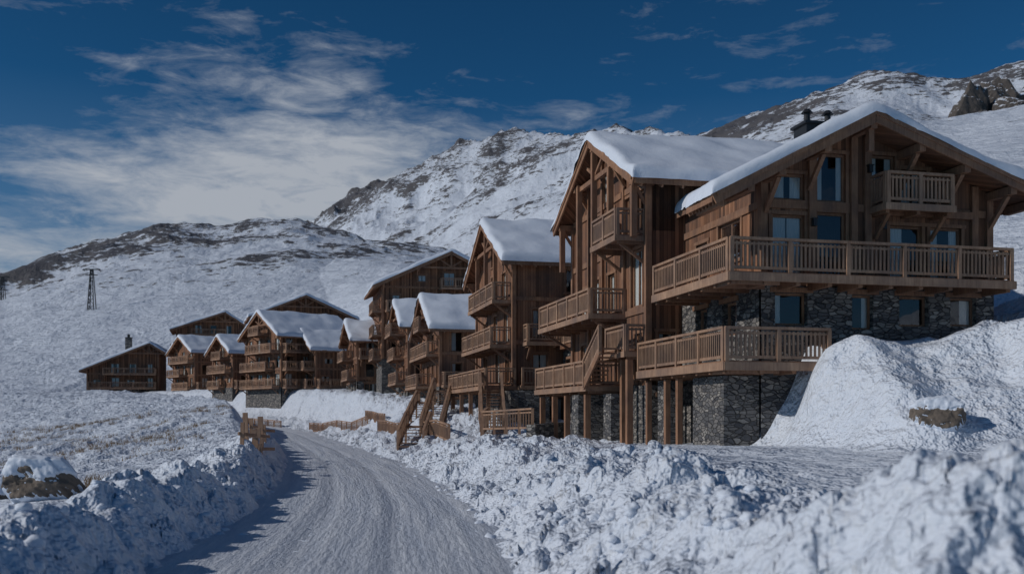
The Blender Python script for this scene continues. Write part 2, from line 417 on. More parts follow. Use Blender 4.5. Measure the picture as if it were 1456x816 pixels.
class Chalet:
    def __init__(s,origin,ang,W,D,zb,zs,zeL,zeR,zr,rx,detail=1,name='wooden_chalet'):
        s.W,s.D,s.zb,s.zs,s.zeL,s.zeR,s.zr,s.rx,s.det=W,D,zb,zs,zeL,zeR,zr,rx,detail
        s.e=bpy.data.objects.new(name,None); scene.collection.objects.link(s.e)
        s.e.location=(origin[0],origin[1],0); s.e.rotation_euler=(0,0,math.radians(ang))
        s.mb={k:MB() for k in('walls','stone_base','roof','roof_snow','beams','railings','window_frames','window_glass','interior','curtains','chimney')}
    def rz(s,x):
        return s.zr+(s.zeL-s.zr)*(s.rx-x)/s.rx if x<s.rx else s.zr+(s.zeR-s.zr)*(x-s.rx)/(s.W-s.rx)
    def pt(s,f,a,z,o):
        if f=='F': return (a,-o,z)
        if f=='R': return (s.W+o,a,z)
        if f=='L': return (-o,a,z)
        return (a,s.D+o,z)
    def fb(s,mb,f,a0,a1,z0,z1,o0,o1):
        p=s.pt(f,a0,z0,o0);q=s.pt(f,a1,z1,o1); s.mb[mb].box(p[0],q[0],p[1],q[1],min(z0,z1),max(z0,z1))
    def wall(s,mb,f,L,z0,z1,ops,off,roof):
        xs={0-(off if off else 0),L+(off if off else 0)} if f in'FB' else {0,L}
        if roof and f in 'FB': xs.add(s.rx)
        zs={z0,z1}
        oo=[o for o in ops if o[2]>=z0-.01 and o[3]<=z1+.01]
        for o in oo: xs|={o[0],o[1]}; zs|={o[2],o[3]}
        xs=sorted(xs); zs=sorted(zs)
        for a,b in zip(xs,xs[1:]):
            for c,d in zip(zs,zs[1:]):
                mx,mz=(a+b)/2,(c+d)/2
                if any(o[0]<mx<o[1] and o[2]<mz<o[3] for o in oo): continue
                if roof and f in'FB':
                    ra,rb=s.rz(a),s.rz(b)
                    if ra<=c and rb<=c: continue
                    pts=[(a,c),(b,c),(b,d),(a,d)]; out=[]
                    g=lambda p:(ra+(rb-ra)*(p[0]-a)/(b-a))-p[1]
                    for i in range(4):
                        p,q=pts[i],pts[(i+1)%4]; gp,gq=g(p),g(q)
                        if gp>=0: out.append(p)
                        if gp*gq<0:
                            t=gp/(gp-gq); out.append((p[0]+(q[0]-p[0])*t,p[1]+(q[1]-p[1])*t))
                    if len(out)<3: continue
                else: out=[(a,c),(b,c),(b,d),(a,d)]
                s.mb[mb].poly([s.pt(f,p[0],p[1],off) for p in out])
    def window(s,f,o):
        a,b,c,d=o[:4]; off=.14 if d<=s.zs+.01 else 0
        dep=.16
        for (p,q) in (((a,c),(b,c)),((b,c),(b,d)),((b,d),(a,d)),((a,d),(a,c))):
            s.mb['stone_base' if off else 'walls'].poly([s.pt(f,p[0],p[1],off),s.pt(f,q[0],q[1],off),s.pt(f,q[0],q[1],-dep-.05),s.pt(f,p[0],p[1],-dep-.05)])
        w=.085
        for r in((a,a+w,c,d),(b-w,b,c,d),(a+w,b-w,c,c+w),(a+w,b-w,d-w,d)): s.fb('window_frames',f,*r,-dep+.07,-dep)
        if b-a>1.3:
            m=(a+b)/2; s.fb('window_frames',f,m-.035,m+.035,c+w,d-w,-dep+.065,-dep)
        s.mb['window_glass'].poly([s.pt(f,p,q,-dep+.02) for p,q in((a+w,c+w),(b-w,c+w),(b-w,d-w),(a+w,d-w))])
        t=.13
        if off: s.fb('beams',f,a-.2,b+.2,d,d+.18,off-.05,off+.05)
        else:
            s.fb('beams',f,a-t,a,c,d,-.02,.04); s.fb('beams',f,b,b+t,c,d,-.02,.04)
            s.fb('beams',f,a-t-.05,b+t+.05,d,d+t,-.02,.055); s.fb('beams',f,a-t-.05,b+t+.05,c-.1,c,-.02,.075)
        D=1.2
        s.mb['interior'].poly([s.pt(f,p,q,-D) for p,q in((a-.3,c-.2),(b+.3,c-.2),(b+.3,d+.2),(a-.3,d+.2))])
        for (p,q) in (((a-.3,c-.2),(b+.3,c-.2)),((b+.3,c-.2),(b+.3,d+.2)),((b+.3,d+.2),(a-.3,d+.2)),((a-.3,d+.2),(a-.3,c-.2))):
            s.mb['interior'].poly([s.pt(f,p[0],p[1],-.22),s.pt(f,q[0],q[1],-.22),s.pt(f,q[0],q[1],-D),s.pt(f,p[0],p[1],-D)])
        if s.det and random.random()<.85:
            cw=(b-a)*random.uniform(.2,.46)
            for st,sg in((a+w*.5,1),(b-w*.5,-1)):
                if random.random()<.15: continue
                k=9
                for i in range(k):
                    x0=st+sg*cw*i/k; x1=st+sg*cw*(i+1)/k
                    o0=-.185+.02*(i%2); o1=-.185+.02*((i+1)%2)
                    s.mb['curtains'].poly([s.pt(f,x0,c+.05,o0),s.pt(f,x1,c+.05,o1),s.pt(f,x1,d-.03,o1),s.pt(f,x0,d-.03,o0)])
    def body(s,wins):
        for f,L in(('F',s.W),('R',s.D),('L',s.D),('B',s.W)):
            ops=wins.get(f,[])
            zt={'F':s.zr,'B':s.zr,'R':s.zeR,'L':s.zeL}[f]
            s.wall('walls',f,L,s.zs,zt,ops,0,True)
            so=[o for o in ops if o[3]<=s.zs+.01]
            s.wall('stone_base',f,L,s.zb,s.zs,so,.14,False)
            s.fb('stone_base',f,(-.14 if f in'FB' else -.139),L+.14,s.zs-.001,s.zs+.03,.0,.16)
            for o in ops: s.window(f,o)
        for x in(0,s.W):
            for y in(0,s.D):
                s.mb['beams'].box(x-.13,x+.13,y-.13,y+.13,s.zs+.03,min(s.rz(min(max(x,0),s.W)),99)-.02)
    def bands(s,zl,faces='FRL'):
        for z in zl:
            for f in faces:
                L=s.W if f=='F' else s.D
                if z<s.zeL and z<s.zeR: s.fb('beams',f,.14,L-.14,z-.13,z+.13,-.02,.07)
    def roof(s,y0,y1,xl,xr,T=.5,rake=True,th=.24,mat='roof'):
        def rz(x): return s.rz(x)
        L=(xl,rz(xl));R=(xr,rz(xr));C=(s.rx,s.zr)
        for P,Q in((L,C),(C,R)):
            a=[(P[0],P[1]),(Q[0],Q[1]),(Q[0],Q[1]+th),(P[0],P[1]+th)]
            s.mb[mat].poly([(p[0],y0,p[1]) for p in a]); s.mb[mat].poly([(p[0],y1,p[1]) for p in a])
            s.mb[mat].poly([(a[0][0],y0,a[0][1]),(a[1][0],y0,a[1][1]),(a[1][0],y1,a[1][1]),(a[0][0],y1,a[0][1])])
            s.mb[mat].poly([(a[3][0],y0,a[3][1]),(a[2][0],y0,a[2][1]),(a[2][0],y1,a[2][1]),(a[3][0],y1,a[3][1])])
        for P in(L,R):
            s.mb[mat].poly([(P[0],y0,P[1]),(P[0],y1,P[1]),(P[0],y1,P[1]+th),(P[0],y0,P[1]+th)])
        if rake:
            for P in(L,R):
                s.mb['beams'].beam((P[0],y0-.04,P[1]+.06),(C[0],y0-.04,C[1]+.06),.08,.38)
                s.mb['beams'].beam((P[0]*.985+C[0]*.015,y0-.10,P[1]+.20),(C[0],y0-.10,C[1]+.20),.06,.14)
        s.mb['beams'].box(xl-.05,xl-.002,y0,y1,L[1]-.04,L[1]+th-.02); s.mb['beams'].box(xr+.002,xr+.05,y0,y1,R[1]-.04,R[1]+th-.02)
        def lin(a,b,n):
            e=np.array([0,.03,.08,.16,.28,.45]); m=np.linspace(.65,(b-a)-.65,n); return a+np.concatenate([e,m,(b-a)-e[::-1]])
        gx=lin(xl-.13,xr+.13,34 if s.det else 12); gy=lin(y0-.17,y1+.02,30 if s.det else 10)
        GX,GY=np.meshgrid(gx,gy,indexing='ij')
        d=np.minimum(np.minimum(GX-gx[0],gx[-1]-GX),np.minimum(GY-gy[0],gy[-1]-GY))
        e=np.sqrt(np.clip(1-(1-np.clip(d/.28,0,1))**2,0,1))
        rzv=np.vectorize(rz)(GX); rzv=np.minimum(rzv,s.zr-.10+ .10*np.exp(-((GX-s.rx)/.5)**2))
        ox,oy=s.e.location[0],s.e.location[1]
        n=fbm(GX/1.8+ox,GY/1.8+oy,4,5)
        T2=T*(1+.5*n)
        Z=rzv+th-.02+T2*e+.02
        GX2=GX+.16*fbm(GX*0+ox,GY*1.3,4,3)*(1-e); GY2=GY+.14*fbm(GX*1.3,GY*0+oy,4,4)*(1-e)
        n0=len(s.mb['roof_snow'].V); nr,nc=GX.shape
        s.mb['roof_snow'].V+= [tuple(p) for p in np.stack([GX2,GY2,Z],-1).reshape(-1,3)]
        s.mb['roof_snow'].F+= [tuple(int(q)+n0 for q in f) for f in gridfaces(nr,nc)]
    def purlins(s,ovf,ovs,ovb=.4):
        B=s.mb['beams']
        xs=[.0,s.rx*.5,s.rx,s.rx+(s.W-s.rx)*.5,s.W]
        for x in xs:
            z=s.rz(x)-.16-(.06 if x==s.rx else 0)
            B.box(x-.11,x+.11,-ovf+.06,.25,z-.15,z+.13)
            if ovf>.8 and x!=s.rx: B.beam((x,-.05,z-1.0),(x,-ovf*.72,z-.12),.13,.13)
        n=int((s.D+ovf)/.9)
        for sd,x,xo in((-1,0,-ovs),(1,s.W,s.W+ovs)):
            for i in range(n):
                y=-ovf+.3+i*.9
                B.beam((x,y,s.rz(x)-.10),(xo,y,s.rz(xo)-.08),.09,.15)
    def truss(s,ovf,zc):
        B=s.mb['beams']; y=-ovf+.28
        B.beam((s.rx,y,s.zr-.2),(s.rx,y,zc-.1),.2,.2)
        xa=s.rx-(s.zr-zc)*s.rx/(s.zr-s.zeL)*.92; xb=s.rx+(s.zr-zc)*(s.W-s.rx)/(s.zr-s.zeR)*.92
        B.beam((xa,y+.02,zc),(xb,y+.02,zc),.16,.22)
        for k in(-1,1):
            B.beam((s.rx+k*.05,y+.01,zc+.15),(s.rx+k*(s.zr-zc)*.75,y+.01,s.rz(s.rx+k*(s.zr-zc)*.75)-.2),.12,.14)
    def balcony(s,f,a0,a1,z,dep,ends=(1,1),sp=.17,post=1.9,br=True):
        s.fb('beams',f,a0,a1,z-.16,z,.02,dep)
        s.fb('railings',f,a0-.04,a1+.04,z-.27,z-.03,dep,dep+.07)
        for a in(a0,a1): s.fb('railings',f,a-.045,a+.045,z-.26,z-.05,.0,dep-.01)
        n=max(2,int((a1-a0)/1.4))
        for i in range(n+1):
            a=a0+.15+(a1-a0-.3)*i/n; s.fb('beams',f,a-.07,a+.07,z-.36,z-.16,0,dep-.12)
        if br:
            for a in(a0+.25,a1-.25):
                p=s.pt(f,a,z-1.1,.03);q=s.pt(f,a,z-.34,dep*.8); s.mb['beams'].beam(p,q,.12,.12)
        c=[s.pt(f,a0+.05,0,dep-.03),s.pt(f,a1-.05,0,dep-.03),s.pt(f,a0+.05,0,.05),s.pt(f,a1-.05,0,.05)]
        railing(s.mb['railings'],c[0],c[1],z,sp=sp,post=post)
        if ends[0]: railing(s.mb['railings'],c[2],c[0],z,sp=sp,post=post)
        if ends[1]: railing(s.mb['railings'],c[3],c[1],z,sp=sp,post=post)
    def chimney(s,x,y,w,z1,stonec=True):
        z0=s.rz(x)-.3
        s.mb['stone_base'if stonec else 'chimney'].box(x-w/2,x+w/2,y-w/2,y+w/2,z0,z1)
        s.mb['chimney'].box(x-w/2-.08,x+w/2+.08,y-w/2-.08,y+w/2+.08,z1,z1+.1)
        s.mb['chimney'].cyl((x,y,z1+.1),w*.22,.5); s.mb['chimney'].cyl((x,y,z1+.6),w*.38,.12,10,.08)
    def done(s):
        mats={'walls':M_board,'stone_base':M_stone,'roof':M_soffit,'roof_snow':M_snow,'beams':M_beam,'railings':M_rail,'window_frames':M_beam,'window_glass':M_glass,'interior':M_dark,'curtains':M_curt,'chimney':M_metal}
        for k,m in s.mb.items(): m.obj(k,mats[k],s.e,smooth=(k=='roof_snow'))

# ---------------- big chalet (gable toward the field)
c=Chalet(wuv(32,16.4),13,9.1,9,-.5,7.05,10.94,10.76,12.75,3.5)
c.body({'F':[(.4,1.65,5.7,6.85),(3.4,4.25,5.6,6.85),(5.3,6.5,5.75,6.85),(7.4,8.5,5.8,6.85),
             (.35,1.6,7.45,9.6),(2.08,3.22,7.4,9.75),(5.0,6.3,7.45,9.4),(6.65,7.95,7.45,9.4),
             (.4,1.6,10.12,11.05),(2.08,3.22,10.12,11.85),(4.2,5.2,10.1,11.9),(5.45,6.5,10.1,11.45)],
        'L':[(1.7,3.6,8.3,9.8),(4.6,5.7,7.45,9.4),(1.8,3.0,5.5,6.75),(4.4,5.5,5.4,6.75),(4.0,5.0,1.6,3.8)]})
c.roof(-1.4,.75,-2.5,10.5,T=.40); c.roof(.76,9,-.35,10.5,T=.40,rake=False)
B=c.mb['beams']
c.bands([7.25,9.95],'FL')
for x in(1.85,3.5,4.05,8.45):
    B.box(x-.13,x+.13,-.16,-.02,7.3,c.rz(x)-.05)
B.box(4.2,8.3,-.2,-.06,9.72,9.98)
for x in(-2.2,-1.1,0.05,1.75,3.5,5.4,7.2,9.1,10.2):
    z=c.rz(x)-.15; B.box(x-.12,x+.12,-1.36,.4,z-.16,z+.13)
for x in(0.05,1.75,5.4,7.2,9.1): B.beam((x,-.05,c.rz(x)-1.35),(x,-1.05,c.rz(x)-.3),.15,.15)
B.beam((3.5,-1.1,12.5),(3.5,-1.1,11.7),.2,.2)
for i in range(8):
    B.beam((0,-1.1+i*.28,c.rz(0)-.1),(-2.4,-1.1+i*.28,c.rz(-2.4)-.08),.08,.14)
c.balcony('F',4.15,6.9,10.0,1.05,sp=.15,post=1.4)
# small wall lanterns
for x,z in((1.85,9.2),(4.6,9.2),(4.05,11.2)):
    c.mb['chimney'].box(x-.07,x+.07,-.34,-.18,z,z+.24); c.mb['chimney'].box(x-.1,x+.1,-.37,-.16,z+.24,z+.27)
def wrap(c,x0,x1,y0,y1,z,endR=True,endB=True):
    B=c.mb['beams']; R=c.mb['railings']
    B.box(x0,x1,y0,-.15,z-.16,z); B.box(x0,-.15,-.149,y1,z-.16,z)
    R.box(x0-.03,x1+.03,y0-.07,y0,z-.32,z-.04); R.box(x0-.07,x0,y0-.05,y1,z-.32,z-.04); R.box(x1,x1+.06,y0-.05,-.15,z-.3,z-.05)
    n=int((x1-x0)/1.1)
    for i in range(n+1):
        x=x0+.2+(x1-x0-.4)*i/n; B.box(x-.08,x+.08,y0+.06,-.1,z-.42,z-.16)
    n=int((y1-y0)/1.1)
    for i in range(n+1):
        y=y0+.2+(y1-y0-.4)*i/n; B.box(x0+.06,-.1,y-.08,y+.08,z-.41,z-.16)
    railing(R,(x0+.05,y0+.05),(x1-.05,y0+.05),z,1.1,.155,2.0); railing(R,(x0+.05,y0+.1),(x0+.05,y1),z,1.1,.155,2.0)
    if endR: railing(R,(x1-.05,y0+.1),(x1-.05,-.2),z,1.1,.155)
    if endB: railing(R,(x0+.1,y1-.05),(-.2,y1-.05),z,1.1,.155)
wrap(c,-2.0,8.95,-1.55,5.4,7.33)
wrap(c,-2.15,1.8,-1.5,6.75,4.36,True,False)
S=c.mb['stone_base']
S.box(-1.5,-.16,-.05,2.6,-.5,3.92); S.box(-1.6,-.9,5.2,5.9,-.5,3.92)
for y in(3.2,4.4,6.4): B.box(-1.9,-1.7,y-.1,y+.1,0,3.92)
c.mb['chimney'].box(3.5,5.0,3.2,4.2,12.2,13.9)
c.mb['chimney'].box(3.4,5.1,3.1,4.3,13.9,14.0)
for x in(3.8,4.7): c.mb['chimney'].cyl((x,3.7,14.0),.12,.45); c.mb['chimney'].cyl((x,3.7,14.45),.24,.16,10,.1)
c.done()

# ---------------- second chalet, gable toward the road
def road_chalet(u0,u1,v,D,zb,zs,ze,zr,ovf=.9,ovs=.9,rxf=.5,**k):
    return Chalet(wuv(u1,v),-77,u1-u0,D,zb,zs,ze,ze,zr,(u1-u0)*rxf,**k)
c=road_chalet(38.9,49.6,14.75,10,-.5,3.75,12.35,15.1,rxf=.5)
W=c.W
c.body({'F':[(8.7,10.1,7.15,9.6),(8.0,9.2,10.1,12.0),(9.5,10.4,10.4,12.0),(5.6,6.6,7.2,9.0),(3.2,4.3,7.2,9.0),(6.6,7.7,4.0,6.1),(3.4,4.5,4.0,6.1),(9.2,10.1,4.1,6.0),
             (1.2,2.3,7.3,8.8),(5.5,6.5,10.2,11.9),(3.2,4.4,10.2,12.0),(1.3,2.3,4.1,6.0),(6.2,7.4,1.2,3.4),(2.0,3.2,1.3,3.4),(4.6,6.1,12.4,13.9)],
        'R':[(.45,1.2,4.6,6.0),(.5,1.2,1.4,3.3)]})
c.roof(-.85,10,-.75,W+.75,T=.45); c.bands([6.95,9.95,12.3],'F'); c.purlins(.85,.75); c.truss(.85,13.5)
B=c.mb['beams']
for x in(.0,3.0,5.35,7.7,W): B.box(x-.12,x+.12,-.75,-.5,7.0 if x in(3.0,5.35) else 9.9,c.rz(x)-.2)
for x in(2.8,4.9,7.9,): B.box(x-.11,x+.11,-.13,-.02,4.0,c.rz(x)-.1)
c.balcony('F',-.6,8.1,7.0,1.7,sp=.16); c.balcony('F',-1.0,8.0,3.85,1.8,sp=.16,br=False); c.balcony('F',7.3,10.6,10.0,1.35,sp=.16)
S=c.mb['stone_base']
S.box(5.4,6.4,-1.7,-.2,-1,3.45); S.box(8.2,9.2,-1.1,-.2,-1,3.45)
for x in(-.6,1.8,4.0,7.2,): B.box(x-.12,x+.12,-1.65,-1.4,-1,3.45)
for x in(9.9,10.6): B.box(x-.12,x+.12,-.9,-.65,0,4.85)
c.balcony('F',8.15,10.75,5.2,1.0,ends=(0,1),br=False)
for i in range(9): B.box(8.1+.25*i,8.38+.25*i,-1.95,-1.15,3.9+.17*i,3.96+.17*i)
B.beam((8.1,-1.97,3.75),(10.4,-1.97,5.2),.08,.26)
railing(c.mb['railings'],(8.15,-1.97),(10.4,-1.97),(3.9,5.25),1.0,.17)
c.done()

# ---------------- third chalet
c=road_chalet(61,73,14.2,12,-.5,4.35,12.3,15.4)
W=c.W
c.body({'F':[(9.6,10.8,4.6,6.6),(6.6,7.8,4.6,6.6),(2.5,3.8,4.6,6.6),(9.2,10.4,7.2,9.2),(6.0,7.2,7.2,9.2),(2.5,3.6,7.2,9.0),(8.6,9.8,9.9,11.8),(5.2,6.6,9.9,12.0),(2.6,3.6,9.9,11.6),(5.2,6.6,12.7,14.2),(8,9.2,1.6,3.6)],
        'R':[(1.2,2.2,7.4,9.2),(3.6,4.8,7.4,9.2),(1.2,2.2,4.8,6.4),(3.4,4.8,10.3,11.8),(2,3.2,1.9,3.6)]})
c.roof(-.85,12,-.8,W+.8,T=.45); c.bands([7.1,9.85],'FR'); c.purlins(.85,.8); c.truss(.85,13.7)
B=c.mb['beams']
c.balcony('F',1.5,11.6,7.0,1.4,sp=.2); c.balcony('F',3.5,11.8,9.8,1.3,sp=.2); c.balcony('F',-1.0,12.8,4.35,2.0,sp=.2,br=False); c.balcony('R',.1,4.6,4.35,1.6,ends=(0,1),sp=.2)
c.balcony('R',.6,4.2,7.1,1.1,sp=.2)
for x in(-.6,3,6.5,10,12.4): B.box(x-.12,x+.12,-1.85,-1.6,-1,3.95)
for x in(3.0,6.0,9.0): B.box(x-.12,x+.12,-.7,-.45,9.8,c.rz(x)-.2)
S=c.mb['stone_base']; S.box(12.15,18.5,3.2,9,-1,6.6); S.box(12.15,15,-.9,1.5,-1,4.0)
c.mb['roof'].box(12.1,19,2.7,9,6.6,6.85); c.mb['walls'].box(12.15,18.2,4.6,9,6.85,10.6)
c.mb['roof'].box(12.1,19,3.8,9,10.6,10.8); c.mb['roof_snow'].box(12.1,18.9,3.9,9,10.8,11.1)
railing(c.mb['railings'],(12.2,2.8),(18.9,2.8),6.85,sp=.2)
for x in(13,15.2,17): 
    c.mb['window_glass'].box(x,x+1.0,3.12,3.19,4.8,6.0); B.box(x-.1,x+1.1,3.10,3.19,6.0,6.15); B.box(x-.1,x,3.10,3.19,4.7,6.0);B.box(x+1,x+1.1,3.10,3.19,4.7,6.0)
    c.mb['window_glass'].box(x,x+1.0,4.52,4.59,7.7,9.2); B.box(x-.1,x+1.1,4.5,4.59,9.2,9.35)
c.done()

# ---------------- generic chalets
def auto(c,floors,balc=True,face='R',sp=.26):
    wins={'F':[],'R':[],'L':[]}
    for i,z in enumerate(floors):
        for f in('F',face):
            L=c.W if f=='F' else min(c.D,11)
            n=max(2,int(L/2.6))
            for k in range(n):
                w=random.uniform(.9,1.5); a=(k+.5)*L/n-w/2+random.uniform(-.25,.25)
                zt=z+random.choice([1.9,1.9,1.5]); z0=z+.15 if zt>z+1.7 else z+.7
                if z<c.zs and zt>c.zs: zt=c.zs-.15
                if zt-z0<.5: continue
                lim=min(c.rz(a),c.rz(a+w)) if f=='F' else (c.zeR if f=='R' else c.zeL)
                if zt<lim-.2: wins[f].append((a,a+w,z0,zt))
    c.body(wins)
    c.bands([z for z in floors if z>c.zs-.05],'F'+face)
    if balc:
        for z in floors[1:] if floors[0]<c.zs else floors:
            r=random.random()
            xs=[x for x in np.linspace(.3,c.W-.3,24) if c.rz(x)>z+1.9]
            if len(xs)<4: continue
            a0,a1=xs[0],xs[-1]
            if r<.5 and len(xs)>12: 
                if random.random()<.5: a0=a0+(a1-a0)*random.uniform(.15,.4)
                else: a1=a1-(a1-a0)*random.uniform(.15,.4)
            c.balcony('F',a0,a1,z,random.uniform(1.1,1.7),sp=sp)
            if z+2<(c.zeR if face=='R' else c.zeL) and random.random()<.6: c.balcony(face,.1,min(c.D*.5,5),z,1.2,sp=sp)
def gen(origin,ang,W,D,zb,zs,zeL,zeR,zr,rx,floors,face,ovf=1.0,ovs=.9,chim=None,T=.45):
    c=Chalet(origin,ang,W,D,zb,zs,zeL,zeR,zr,rx)
    auto(c,floors,True,face); c.roof(-ovf,D+.3,-ovs,W+ovs,T=T); c.purlins(ovf,ovs); 
    if zr-zeL>2.6: c.truss(ovf,zr-1.7)
    if chim: c.chimney(*chim)
    c.done(); return c
gen(wuv(97,13.3),-77,12,12,0,4.9,10.1,10.1,13.1,6,[2.4,5.1,7.8,10.3],'R')
gen(wuv(114.5,12.9),-77,10.5,11,1,5.6,11.9,11.9,14.7,5.2,[3.0,5.9,8.7,11.2],'R')
gen(wuv(118,11.6),13,15.5,12,3,9,17.9,17.9,21.6,8,[9.2,12,14.8,17.6],'L',1.3,1.2)
gen(wuv(100,19),13,10,10,4,7.5,13.6,13.6,16.4,5,[7.7,10.5,13.1],'L',1.2,1.1)
gen(wuv(136,8.6),-74,11,11,2,6.6,11.8,11.8,14.2,5.5,[4.5,7,9.6],'R')
gen((-39.5,148.4),-50,11,12,2,6.3,13.8,13.8,17,5.5,[6.4,8.9,11.4,14],'R')
gen((-31.5,146.5),-60,8,10,2,6.3,11.8,11.8,14.2,4,[6.4,8.9],'R')
gen((-42,163),18,15.5,11,3,8,18.6,18.6,21.9,8,[8.5,11.5,14.5,17.4],'L',1.4,1.2)
gen((-48,160),-52,8,9,3,6.6,12.2,12.2,14.5,4,[6.7,9.1,11.2],'R')
gen((-60.5,178),-50,9.5,10,3,6.8,13.3,13.3,15.8,4.7,[6.9,9.2,11.5],'R')
gen((-65,193),16,14,10,3,9,19,19,22.2,9,[9,12,15,18],'L',1.3,1.2)
gen((-78.5,184),12,12.5,10,2,7,10.8,14.6,15.5,11,[4.6,7.4,10],'L',1.2,1.2,chim=(6.6,4,1.1,17))
gen((-53,186),20,9,9,3,8,15.8,15.8,18,4.5,[8,11,13.5],'L')

# ------------------------------------------------------------ stairs, walls and fences
def stairs(top,bot,width,name='wooden_staircase'):
    m=MB(); t=Vector(top);b=Vector(bot); d=b-t; hd=Vector((d.x,d.y,0)).normalized(); sd=Vector((-hd.y,hd.x,0))*width/2
    n=max(3,int(abs(d.z)/.17))
    for i in range(n+1):
        p=t+d*(i/n); m.beam(p-sd,p+sd,.3,.05)
    for k in(-1,1):
        q=sd*k; m.beam(t+q-Vector((0,0,.12)),b+q-Vector((0,0,.12)),.07,.28)
        railing(m,(t+q)[:2],(b+q)[:2],(t.z,b.z),1.0,.2,1.6)
    for tt_ in(0,.5):
        p=t+d*tt_
        for k in(-1,1): m.beam(p+sd*k,p+sd*k-Vector((0,0,p.z-h1(p.x,p.y)+.5)),.14,.14)
    m.beam(t-hd*1.3,t,width+.2,.14)
    for k in(-1,1): railing(m,(t-hd*1.3+sd*k)[:2],(t+sd*k)[:2],t.z,1.0,.2)
    m.obj(name,M_rail)
def U(u,v,z): x,y=wuv(u,v); return (x,y,z)
def UG(u,v,dz): x,y=wuv(u,v); return (x,y,h1(x,y)+dz)
stairs(U(60.5,12.6,4.2),UG(54,11.4,.1),1.3)
stairs(U(74.5,11.8,4.3),UG(68.5,10.0,.1),1.4)
stairs(UG(81.5,11.4,.8),UG(77.5,10.0,-.1),1.3)
stairs(UG(66,8.8,.9),UG(62,7.8,-.1),1.6)
def fence(pts,h=1.05,sp=.3,name='wooden_fence',rise=.15):
    m=MB()
    for p,q in zip(pts,pts[1:]):
        n=max(1,int(math.dist(p,q)/4))
        for i in range(n):
            a=(p[0]+(q[0]-p[0])*i/n,p[1]+(q[1]-p[1])*i/n); b=(p[0]+(q[0]-p[0])*(i+1)/n,p[1]+(q[1]-p[1])*(i+1)/n)
            railing(m,a,b,(h1(*a)+rise,h1(*b)+rise),h,sp,1.6)
    m.obj(name,M_rail)
fence([wuv(47,11.9),wuv(53,10.6),wuv(56,11.5)],rise=.6)
fence([wuv(58,9.6),wuv(66,9.2)],rise=.1)
fence([wuv(76,9.2),wuv(90,8.4)],rise=-.15)
fence([wuv(92,9.2),wuv(106,8.6)],rise=-.2)
fence([(-14.5,100),(-19,108),(-24,118)],rise=-.2)
fence([(-29,125),(-36,133),(-44,140)],rise=-.2)
m=MB(); a=Vector((*wuv(46.6,11.7),0)); b=Vector((*wuv(48.8,13.9),0))
za=h1(a.x,a.y)
m.beam((a.x,a.y,za-.2),(b.x,b.y,za-.1),.5,2.2); m.obj('stone_retaining_wall',M_stone)
m=MB()
for i in range(13):
    y=41+i*1.05+random.uniform(-.3,.3); x=float(cxf(y))-2.8-1.1-random.uniform(0,.9); z=h1(x,y,True)
    hh=random.uniform(.5,1.5); l=random.uniform(-.12,.12)
    m.beam((x,y,z-.5),(x+l,y+random.uniform(-.1,.1),z+hh),random.uniform(.14,.26),.09)
    if i%3==0: m.beam((x-.1,y-.1,z+hh*.6),(x+.25,y+1.3,z+hh*.5),.06,.14)
m.obj('wooden_snow_fence',M_rail)

# ------------------------------------------------------------ boulders
def boulder(x,y,z,sx,sy,sz,seed,cap=True,name='boulder',mat=None,cuts=9,rough=.2):
    e=bpy.data.objects.new(name,None); scene.collection.objects.link(e); e.location=(x,y,z)
    V,F=ico(6); n=fbm(V[:,0]*1.2+seed,V[:,1]*1.2+V[:,2]*1.5,5,seed); r=ridged(V[:,0]*1.5+V[:,2],V[:,1]*1.5+seed+V[:,2]*.6,5,seed)
    P=V*(1+.28*n+rough*(r-.5))[:,None]
    for a in range(cuts):
        d=rng.normal(size=3); d/=np.linalg.norm(d); k=P@d; ex=np.clip(k-rng.uniform(.6,.75),0,None); P=P-ex[:,None]*d*.85
    P=P*(1+.10*fbm(P[:,0]*5+P[:,2]*2,P[:,1]*5+P[:,2]*3,4,seed+3))[:,None]
    R=P*np.array([sx,sy,sz]); npmesh('rock_body',R,F,mat or M_rock,True,e)
    if cap:
        k=V[:,2]+.25*fbm(V[:,0]*2+seed,V[:,1]*2,3,seed+1)
        C=P.copy(); C[:,2]=np.where(k>.15,C[:,2]+.22*sst((k-.15)/.4)+.02,C[:,2]-.06)
        C[:,:2]*=np.where(k>.3,1.04,.97)[:,None]
        npmesh('snow_cap',C*np.array([sx,sy,sz]),F,M_snow,True,e)
boulder(-13.1,27.5,h1(-13.1,27.5)+.45,1.3,.95,.85,4)
boulder(12.2,28.3,h1(12.2,28.3)+.0,.75,.6,.55,9)
boulder(-15.5,30,h1(-15.5,30)+.05,.8,.9,.5,14)
for (x,y,a,b,d,sd) in((214,468,15,11,20,31),(228,476,15,12,25,37),(203,462,12,9,12,41),(240,488,16,11,20,47),(219,452,12,8,10,53),(231,462,11,8,14,59),(246,492,15,11,15,63)):
    boulder(x,y,h1(x,y)+d*.12,a,b,d,sd,False,'rock_outcrop',M_crag,22,.5)

# dry grass on the embankment
G=MB()
for i in range(2600):
    y=random.uniform(32,110); w=random.uniform(4,34); x=float(cxf(y))-2.8-w
    if vn(np.array([x/5]),np.array([y/5]),3)[0]<.5: continue
    z=h1(x,y)
    for k in range(10):
        a=random.uniform(0,6.28); l=random.uniform(.10,.36); dx=math.cos(a)*l*.6; dy=math.sin(a)*l*.6
        px_,py_=x+random.uniform(-.3,.3),y+random.uniform(-.3,.3)
        G.poly([(px_-.018,py_,z-.05),(px_+.018,py_,z-.05),(px_+dx,py_+dy,z+l)])
G.obj('dry_grass',M_grass)

